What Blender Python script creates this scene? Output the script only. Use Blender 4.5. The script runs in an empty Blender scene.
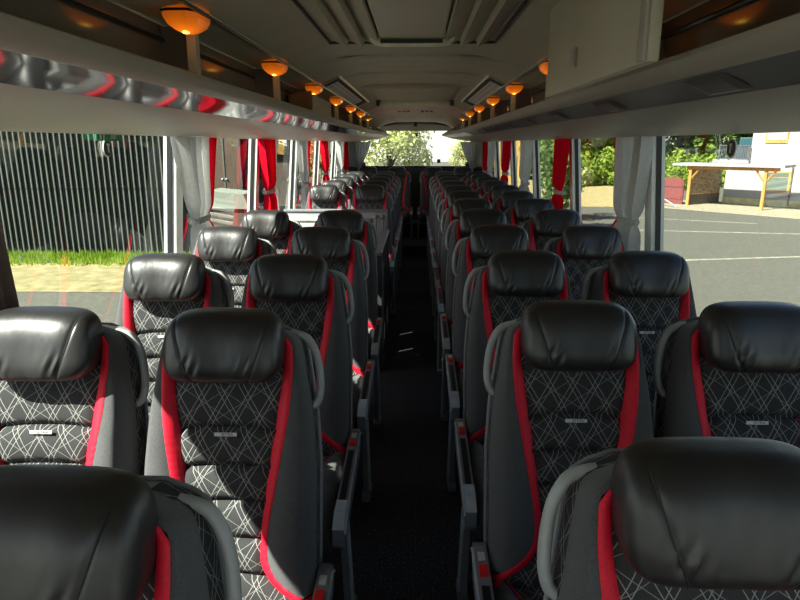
import bpy, bmesh, math, random
from mathutils import Vector, Matrix, noise
rnd = random.Random(7)
S = bpy.context.scene
COL = S.collection
PI = math.pi

# ------------------------------------------------------------------ materials
def newmat(name):
    m = bpy.data.materials.new(name); m.use_nodes = True
    nt = m.node_tree
    return m, nt, nt.nodes['Principled BSDF']

def setb(b, col=None, rough=None, metal=None, spec=None, **kw):
    if col is not None: b.inputs['Base Color'].default_value = (*col, 1)
    if rough is not None: b.inputs['Roughness'].default_value = rough
    if metal is not None: b.inputs['Metallic'].default_value = metal
    if spec is not None: b.inputs['Specular IOR Level'].default_value = spec
    for k, v in kw.items(): b.inputs[k.replace('_', ' ')].default_value = v

class NT:
    def __init__(s, nt): s.nt = nt
    def n(s, t, **kw):
        x = s.nt.nodes.new(t)
        for k, v in kw.items(): setattr(x, k, v)
        return x
    def l(s, a, b): s.nt.links.new(a, b)
    def m(s, op, a, b=None, c=None):
        x = s.n('ShaderNodeMath', operation=op)
        for i, v in enumerate((a, b, c)):
            if v is None: continue
            if isinstance(v, (int, float)): x.inputs[i].default_value = v
            else: s.l(v, x.inputs[i])
        return x.outputs[0]
    def mix(s, fac, a, b):
        x = s.n('ShaderNodeMix', data_type='RGBA')
        for sock, v in ((x.inputs[0], fac), (x.inputs[6], a), (x.inputs[7], b)):
            if isinstance(v, (int, float)): sock.default_value = v
            elif isinstance(v, tuple): sock.default_value = (*v, 1)
            else: s.l(v, sock)
        return x.outputs[2]
    def noise(s, vec, scale, detail=3, rough=.5):
        x = s.n('ShaderNodeTexNoise'); x.inputs['Scale'].default_value = scale
        x.inputs['Detail'].default_value = detail; x.inputs['Roughness'].default_value = rough
        if vec is not None: s.l(vec, x.inputs['Vector'])
        return x.outputs['Fac']
    def ramp(s, fac, stops):
        x = s.n('ShaderNodeValToRGB'); e = x.color_ramp.elements
        while len(e) < len(stops): e.new(.5)
        for el, (p, c) in zip(e, stops): el.position = p; el.color = (*c, 1)
        s.l(fac, x.inputs[0]); return x.outputs[0]
    def bump(s, h, strength, dist, bsdf):
        x = s.n('ShaderNodeBump'); x.inputs['Strength'].default_value = strength
        x.inputs['Distance'].default_value = dist; s.l(h, x.inputs['Height'])
        s.l(x.outputs[0], bsdf.inputs['Normal'])

def simple(name, col, rough=.5, metal=0, spec=.5, var=.12, vs=30, bump=0):
    """a plain colour with a little cloudiness"""
    m, nt, b = newmat(name); setb(b, col, rough, metal, spec); g = NT(nt)
    co = g.n('ShaderNodeTexCoord').outputs['Object']
    f = g.noise(co, vs)
    c = g.ramp(f, [(.3, tuple(v*(1-var) for v in col)), (.7, tuple(min(1, v*(1+var)) for v in col))])
    g.l(c, b.inputs['Base Color'])
    if bump: g.bump(f, bump, .004, b)
    return m

def make_lattice():
    m, nt, b = newmat('lattice_fabric'); setb(b, rough=.85, spec=.25); g = NT(nt)
    uv = g.n('ShaderNodeTexCoord').outputs['UV']
    sx = g.n('ShaderNodeSeparateXYZ'); g.l(uv, sx.inputs[0]); u, v = sx.outputs[0], sx.outputs[1]
    tot = None
    def fam(ang, p, off, w):
        a = math.radians(ang)
        t = g.m('ADD', g.m('MULTIPLY', u, math.cos(a)/p), g.m('MULTIPLY', v, math.sin(a)/p))
        t = g.m('FRACT', g.m('ADD', t, off + 50))
        d = g.m('ABSOLUTE', g.m('SUBTRACT', t, .5))
        return g.m('LESS_THAN', d, w/p)
    for ang, off in ((30, .0), (-30, .0), (30, .22), (-30, .22)):
        x = fam(ang, .050, off, .00075); tot = x if tot is None else g.m('MAXIMUM', tot, x)
    for ang, off in ((57, .1), (-57, .1)):
        x = g.m('MULTIPLY', fam(ang, .050, off, .0006), .75); tot = g.m('MAXIMUM', tot, x)
    brk = g.noise(uv, 420, 1); brk = g.m('ADD', g.m('MULTIPLY', brk, .9), .30)
    tot = g.m('MULTIPLY', tot, g.m('MINIMUM', brk, 1.0))
    rib = g.m('SINE', g.m('MULTIPLY', u, 1800))
    rib = g.m('MULTIPLY_ADD', rib, .25, .75)
    base = g.mix(rib, (.020, .021, .023), (.050, .051, .053))
    g.l(g.mix(tot, base, (.42, .42, .40)), b.inputs['Base Color'])
    g.bump(g.noise(uv, 700, 2), .25, .001, b)
    return m

def make_velour():
    m, nt, b = newmat('charcoal_velour'); g = NT(nt); setb(b, rough=.9, spec=.2)
    b.inputs['Sheen Weight'].default_value = .25
    co = g.n('ShaderNodeTexCoord').outputs['Object']
    f = g.noise(co, 420, 2); f2 = g.noise(co, 35, 2)
    c = g.mix(f, (.038, .039, .044), (.16, .16, .163))
    c2 = g.mix(g.m('MULTIPLY', f2, .4), c, (.055, .056, .06))
    g.l(c2, b.inputs['Base Color']); g.bump(f, .3, .001, b)
    return m

def make_leather():
    m, nt, b = newmat('black_leather'); g = NT(nt); setb(b, (.019, .0185, .0185), .36, 0, .75)
    co = g.n('ShaderNodeTexCoord').outputs['Object']
    mp = g.n('ShaderNodeMapping'); g.l(co, mp.inputs[0]); mp.inputs['Scale'].default_value = (1.4, 1, .55)
    f1 = g.noise(mp.outputs[0], 26, 2); f2 = g.noise(co, 500, 2)
    h = g.m('ADD', g.m('MULTIPLY', f1, 1.0), g.m('MULTIPLY', f2, .05))
    g.bump(h, .10, .010, b)
    g.l(g.m('MULTIPLY_ADD', f1, .2, .30), b.inputs['Roughness'])
    return m

def make_carpet():
    m, nt, b = newmat('black_speckled_carpet'); g = NT(nt); setb(b, rough=.95, spec=.15)
    co = g.n('ShaderNodeTexCoord').outputs['Object']
    f = g.noise(co, 120, 2, .75)
    c = g.ramp(f, [(.35, (.035, .035, .039)), (.60, (.065, .065, .072)), (.72, (.42, .42, .43))])
    g.l(c, b.inputs['Base Color']); g.bump(f, .4, .004, b)
    return m

def make_glass(tint, refl=.075):
    m = bpy.data.materials.new('window_glass'); m.use_nodes = True; nt = m.node_tree
    nt.nodes.clear(); g = NT(nt)
    geo = g.n('ShaderNodeNewGeometry')
    dot = g.n('ShaderNodeVectorMath', operation='DOT_PRODUCT'); g.l(geo.outputs['Incoming'], dot.inputs[0]); g.l(geo.outputs['Normal'], dot.inputs[1])
    c = g.m('SUBTRACT', 1, g.m('ABSOLUTE', dot.outputs['Value']))
    fr = g.m('MULTIPLY_ADD', g.m('POWER', c, 5), .85, refl)
    tr = g.n('ShaderNodeBsdfTransparent'); tr.inputs[0].default_value = (*tint, 1)
    gl = g.n('ShaderNodeBsdfGlossy'); gl.inputs['Roughness'].default_value = 0.02
    mx = g.n('ShaderNodeMixShader'); g.l(fr, mx.inputs[0]); g.l(tr.outputs[0], mx.inputs[1]); g.l(gl.outputs[0], mx.inputs[2])
    o = g.n('ShaderNodeOutputMaterial'); g.l(mx.outputs[0], o.inputs[0])
    return m

def make_cloth(name, col, trans=.45):
    m = bpy.data.materials.new(name); m.use_nodes = True; nt = m.node_tree; nt.nodes.clear(); g = NT(nt)
    co = g.n('ShaderNodeTexCoord').outputs['Object']
    f = g.noise(co, 60, 3)
    c = g.mix(f, tuple(v*.82 for v in col), tuple(min(1, v*1.15) for v in col))
    d = g.n('ShaderNodeBsdfDiffuse'); t = g.n('ShaderNodeBsdfTranslucent')
    g.l(c, d.inputs[0]); g.l(c, t.inputs[0])
    mx = g.n('ShaderNodeMixShader'); mx.inputs[0].default_value = trans
    g.l(d.outputs[0], mx.inputs[1]); g.l(t.outputs[0], mx.inputs[2])
    o = g.n('ShaderNodeOutputMaterial'); g.l(mx.outputs[0], o.inputs[0])
    return m

def emis(name, col, e, base=None, rough=.3):
    m, nt, b = newmat(name); setb(b, base or col, rough)
    b.inputs['Emission Color'].default_value = (*col, 1); b.inputs['Emission Strength'].default_value = e
    return m

def make_leaf(name, c1, c2):
    m = bpy.data.materials.new(name); m.use_nodes = True; nt = m.node_tree; nt.nodes.clear(); g = NT(nt)
    co = g.n('ShaderNodeTexCoord').outputs['Object']
    f = g.noise(co, 1.6, 4, .65)
    c = g.ramp(f, [(.36, c1), (.64, c2)])
    d = g.n('ShaderNodeBsdfDiffuse'); t = g.n('ShaderNodeBsdfTranslucent'); g.l(c, d.inputs[0]); g.l(c, t.inputs[0])
    mx = g.n('ShaderNodeMixShader'); mx.inputs[0].default_value = .45
    g.l(d.outputs[0], mx.inputs[1]); g.l(t.outputs[0], mx.inputs[2])
    o = g.n('ShaderNodeOutputMaterial'); g.l(mx.outputs[0], o.inputs[0])
    return m

def make_ground(name, c1, c2, c3, scale, big=.35):
    m, nt, b = newmat(name); g = NT(nt); setb(b, rough=.9, spec=.25)
    co = g.n('ShaderNodeTexCoord').outputs['Object']
    f = g.noise(co, scale, 5, .65); f2 = g.noise(co, big, 3)
    c = g.ramp(f, [(.3, c1), (.7, c2)])
    c = g.mix(g.m('MULTIPLY', f2, .5), c, c3)
    g.l(c, b.inputs['Base Color'])
    return m

def make_brick(name, c1, c2, mortar, scale, bw=.5, rh=.25, vert=False):
    m, nt, b = newmat(name); g = NT(nt); setb(b, rough=.9, spec=.2)
    co = g.n('ShaderNodeTexCoord').outputs['Object']
    t = g.n('ShaderNodeTexBrick')
    if vert:
        sp = g.n('ShaderNodeSeparateXYZ'); g.l(co, sp.inputs[0]); cb = g.n('ShaderNodeCombineXYZ')
        g.l(g.m('ADD', sp.outputs[0], sp.outputs[1]), cb.inputs[0]); g.l(sp.outputs[2], cb.inputs[1]); co = cb.outputs[0]
    g.l(co, t.inputs[0]); t.inputs['Scale'].default_value = scale
    t.inputs['Color1'].default_value = (*c1, 1); t.inputs['Color2'].default_value = (*c2, 1); t.inputs['Mortar'].default_value = (*mortar, 1)
    t.inputs['Brick Width'].default_value = bw; t.inputs['Row Height'].default_value = rh; t.inputs['Mortar Size'].default_value = .03
    g.l(t.outputs[0], b.inputs['Base Color']); return m

def make_wood(name, c1, c2, sc=(1, 1, .08), scale=14):
    m, nt, b = newmat(name); g = NT(nt); setb(b, rough=.7, spec=.3)
    co = g.n('ShaderNodeTexCoord').outputs['Object']
    mp = g.n('ShaderNodeMapping'); g.l(co, mp.inputs[0]); mp.inputs['Scale'].default_value = sc
    f = g.noise(mp.outputs[0], scale, 5, .7)
    g.l(g.ramp(f, [(.32, c1), (.68, c2)]), b.inputs['Base Color']); return m

def make_grille():
    m, nt, b = newmat('perforated_grille'); g = NT(nt); setb(b, rough=.5)
    co = g.n('ShaderNodeTexCoord').outputs['Object']
    v = g.n('ShaderNodeTexVoronoi'); v.inputs['Scale'].default_value = 70; v.inputs['Randomness'].default_value = 0; g.l(co, v.inputs['Vector'])
    h = g.m('LESS_THAN', v.outputs['Distance'], .33)
    g.l(g.mix(h, (.80, .78, .72), (.10, .10, .09)), b.inputs['Base Color']); return m

LAT, VEL, LEA = make_lattice(), make_velour(), make_leather()
RED = simple('red_piping_fabric', (.80, .003, .03), .65, vs=200)
SHELL = simple('dark_grey_shell_plastic', (.045, .047, .05), .45)
RIM = simple('grey_rim_plastic', (.24, .25, .26), .35)
GREY = simple('grey_plastic', (.22, .23, .245), .35)
HANDLE = simple('handle_plastic', (.38, .40, .39), .32)
SILV = simple('silver_plastic', (.58, .65, .70), .25, .1)
BLK = simple('black_plastic', (.009, .009, .01), .3)
REDB = simple('red_button_plastic', (.75, .02, .02), .3)
TAGM = simple('tag_metal', (.72, .72, .70), .4)
SEAM = simple('seam_thread', (.022, .022, .023), .6)
CARPET = make_carpet()
BEIGE = simple('rack_plastic', (.46, .43, .36), .42, vs=4, var=.05)
CEIL = simple('ceiling_lining', (.50, .475, .36), .8, vs=6, var=.06)
CEILD = simple('ceiling_dark_recess', (.06, .057, .05), .8)
PALE = simple('pale_hatch_plastic', (.86, .86, .62), .25)
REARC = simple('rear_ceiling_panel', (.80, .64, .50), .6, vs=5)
GLOSS = simple('glossy_service_panel', (.07, .066, .06), .05, 0, .42, vs=3, var=.05)
GLOSSR = simple('satin_service_panel', (.13, .125, .115), .28, 0, .4, vs=3, var=.05)
RACKIN = simple('rack_back_panel', (.17, .155, .125), .13, vs=5, var=.1)
DOORM = simple('hatch_door_plastic', (.60, .56, .43), .45, vs=3, var=.04)
STRIP = simple('rail_aluminium', (.92, .89, .76), .3, 0)
WALLM = simple('wall_plastic', (.42, .44, .43), .5, vs=4)
PILM = simple('pillar_plastic', (.78, .80, .76), .45, vs=4)
RUBBER = simple('rubber_seal', (.012, .013, .013), .5)
GLASS = make_glass((.80, .86, .82)); GLASSR = make_glass((.93, .95, .92), .05)
CRED = make_cloth('red_curtain_cloth', (.75, .008, .03), .4)
CDARK = make_cloth('dark_curtain_cloth', (.16, .12, .105), .1); CGREY = make_cloth('grey_curtain_cloth', (.66, .66, .64), .4)
def make_amber():
    m, nt, b = newmat('amber_lens'); g = NT(nt); setb(b, (.70, .13, .008), .18)
    co = g.n('ShaderNodeTexCoord').outputs['Object']
    d = g.n('ShaderNodeVectorMath', operation='DISTANCE'); g.l(co, d.inputs[0]); d.inputs[1].default_value = (0, -.03, -.05)
    e = g.m('POWER', g.m('MAXIMUM', g.m('SUBTRACT', 1, g.m('DIVIDE', d.outputs['Value'], .12)), 0), 2.2)
    b.inputs['Emission Color'].default_value = (1, .20, .008, 1); g.l(g.m('MULTIPLY_ADD', e, .9, .12), b.inputs['Emission Strength'])
    return m
AMBER = make_amber()
BULB = emis('bulb_glow', (1, .6, .08), 3.5)
CARD = simple('brown_cardboard', (.50, .21, .085), .8); CARDL = simple('pale_cardboard', (.55, .47, .33), .8)
EXIT = simple('green_exit_sticker', (.02, .30, .14), .5); WHT = simple('white_print', (.75, .78, .75), .5)
ASPH = make_ground('asphalt_ground', (.075, .075, .060), (.125, .122, .098), (.10, .104, .078), 9)
DRY = make_ground('dry_grass_ground', (.22, .17, .07), (.48, .38, .19), (.30, .26, .10), 3.2)
MIXG = make_ground('dry_verge_ground', (.12, .115, .04), (.40, .34, .18), (.24, .22, .10), 3.0)
COB = make_brick('cobble_paving', (.30, .27, .18), (.38, .35, .25), (.16, .145, .10), 3)
LINE = simple('road_paint', (.27, .265, .20), .8, vs=4, var=.3)
WHITEW = simple('white_render', (.29, .29, .30), .9, vs=1.2, var=.04); PLINTH = simple('yellowed_plinth', (.52, .49, .28), .9, vs=3, var=.2)
ORW = make_wood('orange_timber', (.33, .15, .035), (.55, .29, .08)); BRW = make_wood('weathered_board', (.055, .045, .035), (.15, .12, .095))
LATW = make_brick('woven_screen', (.20, .13, .075), (.42, .32, .20), (.10, .06, .04), 3, .5, .22, True)
DKW = make_wood('barn_door_board', (.075, .05, .036), (.14, .098, .072), (1, 1, .05), 22)
REDW = make_wood('red_brown_timber', (.14, .035, .035), (.20, .055, .05), (1, 1, 14), 3)
CORR = simple('dark_corrugated_sheet', (.006, .008, .009), .9, 0, 0); CORRW = simple('pale_corrugation_rib', (.135, .15, .128), .8, 0, .1)
TARP = simple('pale_tarpaulin', (.27, .30, .245), .7)
BALM = simple('grey_balcony_metal', (.07, .085, .10), .5)
GLD = simple('dark_window_glass', (.10, .13, .11), .12)
LEAF = make_leaf('bright_leaf', (.14, .23, .03), (.36, .45, .09)); LEAFD = make_leaf('deep_leaf', (.08, .15, .03), (.22, .32, .07))
LEAFY = make_leaf('sunlit_pale_leaf', (.26, .34, .10), (.60, .62, .30)); BARK = simple('tree_bark', (.05, .042, .032), .9)  # LEAFY has strong sunlight put into the leaf colour
GRASS = make_leaf('grass_blade', (.13, .24, .02), (.30, .42, .05))
OCHRE = simple('ochre_render', (.62, .40, .12), .9, vs=2)

# ------------------------------------------------------------------ mesh builder
class MB:
    def __init__(s): s.v = []; s.f = []; s.uv = []
    def add(s, vs, fs, uvs=None):
        b = len(s.v); s.v += [tuple(p) for p in vs]
        s.f += [tuple(i+b for i in f) for f in fs]
        s.uv += list(uvs) if uvs else [(0, 0)]*len(vs)
        return s
    def grid(s, nu, nv, fn, uvfn=None, closeu=False):
        vs, us = [], []
        for j in range(nv+1):
            for i in range(nu + (0 if closeu else 1)):
                vs.append(fn(i/nu, j/nv)); us.append(uvfn(i/nu, j/nv) if uvfn else (i/nu, j/nv))
        w = nu if closeu else nu+1
        fs = [(j*w+i, j*w+(i+1) % w, (j+1)*w+(i+1) % w, (j+1)*w+i) for j in range(nv) for i in range(nu)]
        return s.add(vs, fs, us)
    def box(s, x0, x1, y0, y1, z0, z1, r=0, seg=2):
        bm = bmesh.new(); bmesh.ops.create_cube(bm, size=1)
        for v in bm.verts:
            v.co = Vector(((x0+x1)/2+v.co.x*(x1-x0), (y0+y1)/2+v.co.y*(y1-y0), (z0+z1)/2+v.co.z*(z1-z0)))
        if r: bmesh.ops.bevel(bm, geom=list(bm.edges), offset=r, segments=seg, profile=.5, affect='EDGES')
        return s.bm(bm)
    def bm(s, bm, mat=None):
        bm.verts.index_update()
        s.add([(mat @ v.co) if mat else v.co for v in bm.verts], [[v.index for v in f.verts] for f in bm.faces]); bm.free(); return s
    def prism(s, pts, y0, y1, axis='y'):
        n = len(pts)
        if axis == 'y': vs = [(x, y0, z) for x, z in pts]+[(x, y1, z) for x, z in pts]
        elif axis == 'x': vs = [(y0, y, z) for y, z in pts]+[(y1, y, z) for y, z in pts]
        else: vs = [(x, y, y0) for x, y in pts]+[(x, y, y1) for x, y in pts]
        fs = [(i, (i+1) % n, (i+1) % n+n, i+n) for i in range(n)]+[tuple(range(n-1, -1, -1)), tuple(range(n, 2*n))]
        return s.add(vs, fs)
    def tube(s, path, r, n=8, cap=True, flat=1.0):
        P = [Vector(p) for p in path]; rings = []
        for i, p in enumerate(P):
            t = (P[min(i+1, len(P)-1)]-P[max(i-1, 0)]).normalized()
            if i == 0: x = t.cross(Vector((0, 0, 1)) if abs(t.z) < .9 else Vector((0, 1, 0))).normalized()
            else: x = (x-t*x.dot(t)).normalized()          # carry the frame along the path
            y = t.cross(x)
            rr = r[i] if isinstance(r, (list, tuple)) else r
            rings.append([p+x*math.cos(2*PI*k/n)*rr+y*math.sin(2*PI*k/n)*rr*flat for k in range(n)])
        vs = [q for R in rings for q in R]
        fs = [(i*n+k, i*n+(k+1) % n, (i+1)*n+(k+1) % n, (i+1)*n+k) for i in range(len(P)-1) for k in range(n)]
        if cap: fs += [tuple(range(n-1, -1, -1)), tuple((len(P)-1)*n+k for k in range(n))]
        return s.add(vs, fs)
    def ball(s, c, rx, ry, rz, nu=16, nv=10, z0=0, z1=1):
        return s.grid(nu, nv, lambda a, b: (c[0]+rx*math.cos(2*PI*a)*math.sin(PI*(z0+(z1-z0)*b)), c[1]+ry*math.sin(2*PI*a)*math.sin(PI*(z0+(z1-z0)*b)), c[2]+rz*math.cos(PI*(z0+(z1-z0)*b))), closeu=True)
    def build(s, name, mat, parent=None, smooth=False, fix=False):
        me = bpy.data.meshes.new(name); me.from_pydata(s.v, [], s.f); me.materials.append(mat)
        uvl = me.uv_layers.new(name='UVMap')
        for lp in me.loops: uvl.data[lp.index].uv = s.uv[lp.vertex_index]
        if fix:
            bm = bmesh.new(); bm.from_mesh(me); bmesh.ops.remove_doubles(bm, verts=bm.verts, dist=1e-5)
            bmesh.ops.recalc_face_normals(bm, faces=bm.faces); bm.to_mesh(me); bm.free()
        if smooth:
            for p in me.polygons: p.use_smooth = True
            try: me.set_sharp_from_angle(angle=math.radians(42))
            except Exception: pass
        o = bpy.data.objects.new(name, me); COL.objects.link(o)
        if parent: o.parent = parent
        return o

def tag(o, label, cat, group=None, kind=None):
    if label: o['label'] = label
    if cat: o['category'] = cat
    if group: o['group'] = group
    if kind: o['kind'] = kind
    return o
def thing(name, label, cat, loc=(0, 0, 0), rz=0, group=None):
    o = bpy.data.objects.new(name, None); COL.objects.link(o); o.location = loc; o.rotation_euler = (0, 0, rz)
    o.empty_display_size = .1
    return tag(o, label, cat, group)
def struct(o, label=None, cat=None):
    o['kind'] = 'structure'
    if label: o['label'] = label
    o['category'] = cat or o.name.split('_')[0].split('.')[0]
    return o
def dup(root, loc, label, group=None, rz=None, sc=None):
    r = root.copy(); COL.objects.link(r); r.location = loc
    if rz is not None: r.rotation_euler = (0, 0, rz)
    if sc is not None: r.scale = sc
    r['label'] = label
    if group: r['group'] = group
    for ch in list(root.children):
        c = ch.copy(); COL.objects.link(c); c.parent = r
        for g in ch.children:
            d = g.copy(); COL.objects.link(d); d.parent = c
    return r
def lerp_t(tab):
    def f(x):
        if x <= tab[0][0]: return tab[0][1]
        for (a, b), (c, d) in zip(tab, tab[1:]):
            if x <= c:
                t = (x-a)/(c-a); return b+(d-b)*t
        return tab[-1][1]
    return f
def smooth_t(tab):
    """Catmull-like smooth interpolation by averaging the piecewise-linear table"""
    f = lerp_t(tab)
    return lambda x: (f(x-.018)+2*f(x)+f(x+.018)+f(x-.035)*.5+f(x+.035)*.5)/5
def spline(P, n):
    P = [Vector(p) for p in P]; out = []
    for i in range(len(P)-1):
        a, b, c, d = P[max(i-1, 0)], P[i], P[i+1], P[min(i+2, len(P)-1)]
        for k in range(n):
            t = k/n; out.append(.5*((2*b)+(c-a)*t+(2*a-5*b+4*c-d)*t*t+(-a+3*b-3*c+d)*t**3))
    return out+[P[-1]]
def text(name, body, size, mat, parent, loc, rot, ext=.0004):
    c = bpy.data.curves.new(name, 'FONT'); c.body = body; c.size = size; c.align_x = 'CENTER'; c.align_y = 'CENTER'; c.extrude = ext
    q = bpy.data.objects.new(name+'_curve', c); me = bpy.data.meshes.new_from_object(q); bpy.data.objects.remove(q)
    me.materials.clear(); me.materials.append(mat); me.name = name
    o = bpy.data.objects.new(name, me); COL.objects.link(o); o.location = loc; o.rotation_euler = rot
    if parent: o.parent = parent
    return o

# ------------------------------------------------------------------ coach seat
HW = smooth_t([(0, .205), (.1, .216), (.5, .214), (.68, .203), (.78, .190), (.88, .178), (.93, .168), (.965, .150), (.985, .125), (1.0, .09)])
BO = smooth_t([(.085, .225), (.11, .185), (.15, .135), (.20, .110), (.25, .106), (.33, .111), (.43, .124), (.55, .140), (.68, .156), (.82, .163), (.93, .158), (1, .12)])
BI = smooth_t([(.045, .225), (.07, .185), (.11, .130), (.16, .098), (.21, .088), (.28, .087), (.38, .095), (.5, .106), (.65, .121), (.8, .136), (.93, .140), (1, .08)])
AMP = lerp_t([(0, .012), (.12, .03), (.3, .042), (.6, .03), (.85, .008), (1, 0)])
Y0, Z0, DY, DZ = -.165, .47, .215, .72
LEN = math.hypot(DY, DZ); NY, NZ = -DZ/LEN, DY/LEN
def bp(u, s, d):
    if s > .93: s = .93+(s-.93)*.55
    return (u, Y0+DY*s+d*NY, Z0+DZ*s+d*NZ)
GROOVES = (.625, .500, .385, .265, .150)
def depth(u, s):
    hw = HW(s); bi = min(BI(s), hw); au = abs(u)
    if au <= bi or hw-bi < 1e-4:
        d = .055
        arch = .012*(1-(u/.12)**2)
        for k, gs in enumerate(GROOVES):
            d -= .016*math.exp(-((s-gs-arch)/.0085)**2)
        if s < .63:
            lo = max([g for g in GROOVES if g+arch <= s] or [.04]); hi = min([g for g in GROOVES if g+arch > s] or [.63])
            d += .010*math.sin(PI*min(1, max(0, (s-arch-lo)/(hi-lo+1e-6))))
        if .625+arch < s < .78: d += .006*math.sin(PI*(s-.625-arch)/.168)
        if au > bi-.012: d -= .006*(1-(bi-au)/.012)
    else:
        r = (au-bi)/(hw-bi); d = .055+AMP(s)*math.sin(PI*min(1, r*.85+.02))
        if r > .7: d = d*math.sqrt(max(0, 1-((r-.7)/.3)**2))
    if s > .92: d *= math.sqrt(max(0, 1-((s-.92)/.08)**2))
    return d

def seat_parts(sgn, module=True, flag=True):
    """the parts of one seat; sgn = -1: the aisle lies towards -x"""
    P = []
    def part(mb, name, mat, smooth=True, fix=False, label=None):
        o = mb.build(name, mat, None, smooth, fix)
        if label: o['label'] = label
        P.append(o); return o
    # lattice insert
    def ins(a, b):
        s = b; w = min(BI(s), HW(s)); u = (a*2-1)*w; return bp(u, s, depth(u, s))
    uvi = lambda a, b: ((a*2-1)*min(BI(b), HW(b)), b*LEN)
    part(MB().grid(26, 110, ins, uvi), 'backrest', LAT)
    for sd in (-1, 1):
        def bol(a, b):
            s = .02+.98*b; w0 = min(BO(s), HW(s)); w1 = HW(s); kk = max(0, min(1, (s-.915)/.03)); w0 = w0+(min(BI(s), w1)-w0)*kk; u = w0+(w1-w0)*a; return bp(sd*u, s, depth(u, s))
        part(MB().grid(16, 60, bol), 'bolster', VEL)
        def trm(a, b):
            s = .03+.92*b; w0 = min(BI(s), HW(s)-.0005); w1 = min(BO(s), HW(s)); w1 = w0+(w1-w0)*min(1, max(.15, (.955-s)/.05)); u = w0+(w1-w0)*a
            return bp(sd*u, s, depth(u, s)+.0045*math.sin(PI*a)**.5+.001+.0006*math.sin(s*260)*(1 if s < .6 else .2))
        part(MB().grid(6, 120, trm), 'piping', RED)
    # back shell with side band
    def shl(a, b):
        s = b; hw = HW(s)
        t = a*2-1; return bp(t*hw, s, -.06-.02*(1-t*t)*math.sin(PI*min(1, s+.1)))
    mb = MB().grid(20, 40, shl)
    mb.grid(12, 4, lambda a, b: bp((a*2-1)*HW(1), 1, -.07*b))
    part(mb, 'back_shell', SHELL)
    for sd in (-1, 1):
        part(MB().grid(4, 40, lambda a, b: bp(sd*(HW(b)+.002*math.sin(PI*a)), b, -.06*a), lambda a, b: (.06*a, b*LEN)), 'side_band', LAT)
    rim = [bp(-HW(s/30)-.002, s/30, -.058) for s in range(3, 31)]+[bp(HW(s/30)+.002, s/30, -.058) for s in range(30, 2, -1)]
    part(MB().tube(rim, .0055, 6), 'back_rim', RIM)
    # headrest pillow
    hc = (-.052, 1.143)
    def seamx(v):  # v: 0 top .. 1 bottom of the front face
        return .110-.046*v**1.4
    def hr(a, b):
        t = math.cos(PI*(1-b)); t = math.copysign(abs(t)**.85, t)
        ang = 2*PI*a
        cy, cz = math.cos(ang), math.sin(ang)
        e = max(0, 1-abs(t)**6)**.36
        p = 3.1
        k = (abs(cy)**p+abs(cz)**p)**(-1/p)
        y, z = -cy*k*.062, cz*k*.080
        x = t*.143
        if cy > -.2:
            v = min(1, max(0, .5-cz*k*.55)); dx = abs(x)-seamx(v)
            g = math.exp(-(dx/.0042)**2)*.0036*min(1, (cy+.2)*3); y += g
            y -= .004*math.exp(-((dx+.035)/.035)**2)*max(0, cy)
            w = math.exp(-((dx+.016)/.020)**2)*math.exp(-((v-.70)/.16)**2)
            y += .0034*w*math.sin(x*230+v*16+(1 if x > 0 else 2.2))
        z += .006*(1-t*t)*(1 if cz > 0 else .4)
        y = y*e**.85
        return (x, hc[0]+y+(z*e)*.29, hc[1]+z*e)
    h = part(MB().grid(72, 120, hr, closeu=True), 'headrest', LEA)
    for sd in (-1, 1):
        pth = []
        for i in range(15):
            v = i/14; cz = (.5-v)/.55; cz = max(-.93, min(.93, cz)); p = 3.1
            cy = (1-abs(cz)**p)**(1/p); x = seamx(v); t = x/.143; e = (1-t**6)**.36
            z = cz*.080+.006*(1-t*t)*(1 if cz > 0 else .4); y = -cy*.062*e**.85+.0008
            pth.append((sd*x, hc[0]+y+z*e*.29, hc[1]+z*e))
        q = MB().tube(pth, .0013, 5).build('seam', SEAM, None, True); q.parent = h
    # grab handle on the aisle side
    hp = []
    for s, o in ((.955, -.012), (.945, .004), (.925, .016), (.89, .025), (.85, .029), (.80, .029), (.75, .024), (.71, .012), (.695, -.004)):
        hp.append(bp(sgn*(HW(s)+o), s, -.018))
    part(MB().tube(spline(hp, 5), .0105, 10), 'grab_handle', HANDLE)
    # metal tag with lettering
    ts = .614; a0 = bp(0, ts, depth(0, ts)+.008)
    tm = MB().box(-.028, .028, -.0015, .0015, -.0045, .0045, .001, 1)
    rot = math.atan2(DY, DZ)
    tg = part(tm, 'name_tag', TAGM, False); tg.location = a0; tg.rotation_euler = (-rot, 0, 0); tg['label'] = 'small pale name tag'
    tx = text('lettering', 'SETRA', .0085, BLK, tg, (.004, -.0018, -.0001), (PI/2, 0, 0), .0002); tx.scale = (1.25, 1, 1)
    # cushion
    cw = .214
    cbo = lerp_t([(0, .10), (.15, .118), (.4, .138), (.65, .150), (.85, .185), (1, .205)]); cbi = lerp_t([(0, .085), (.15, .102), (.4, .121), (.65, .132), (.85, .165), (1, .19)])
    def cz_(u, t):
        au = abs(u); bi = cbi(t); z = .505+.02*math.sin(PI*t)
        if au > bi:
            r = (au-bi)/(cw-bi); z += .04*math.sin(PI*min(1, r*.9))*math.sin(PI*min(1, .12+t*.86))
            if r > .72: z -= .05*(1-math.sqrt(max(0, 1-((r-.72)/.28)**2)))
        if t < .12: z -= .05*(1-math.sqrt(max(0, 1-((.12-t)/.12)**2)))
        z -= .006*math.exp(-((t % .2-.1)/.012)**2)
        return z
    cy_ = lambda t: -.62+.50*t
    part(MB().grid(20, 40, lambda a, b: ((a*2-1)*cbi(b), cy_(b), cz_((a*2-1)*cbi(b), b)), lambda a, b: ((a*2-1)*cbi(b), b*.5)), 'cushion', LAT)
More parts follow.
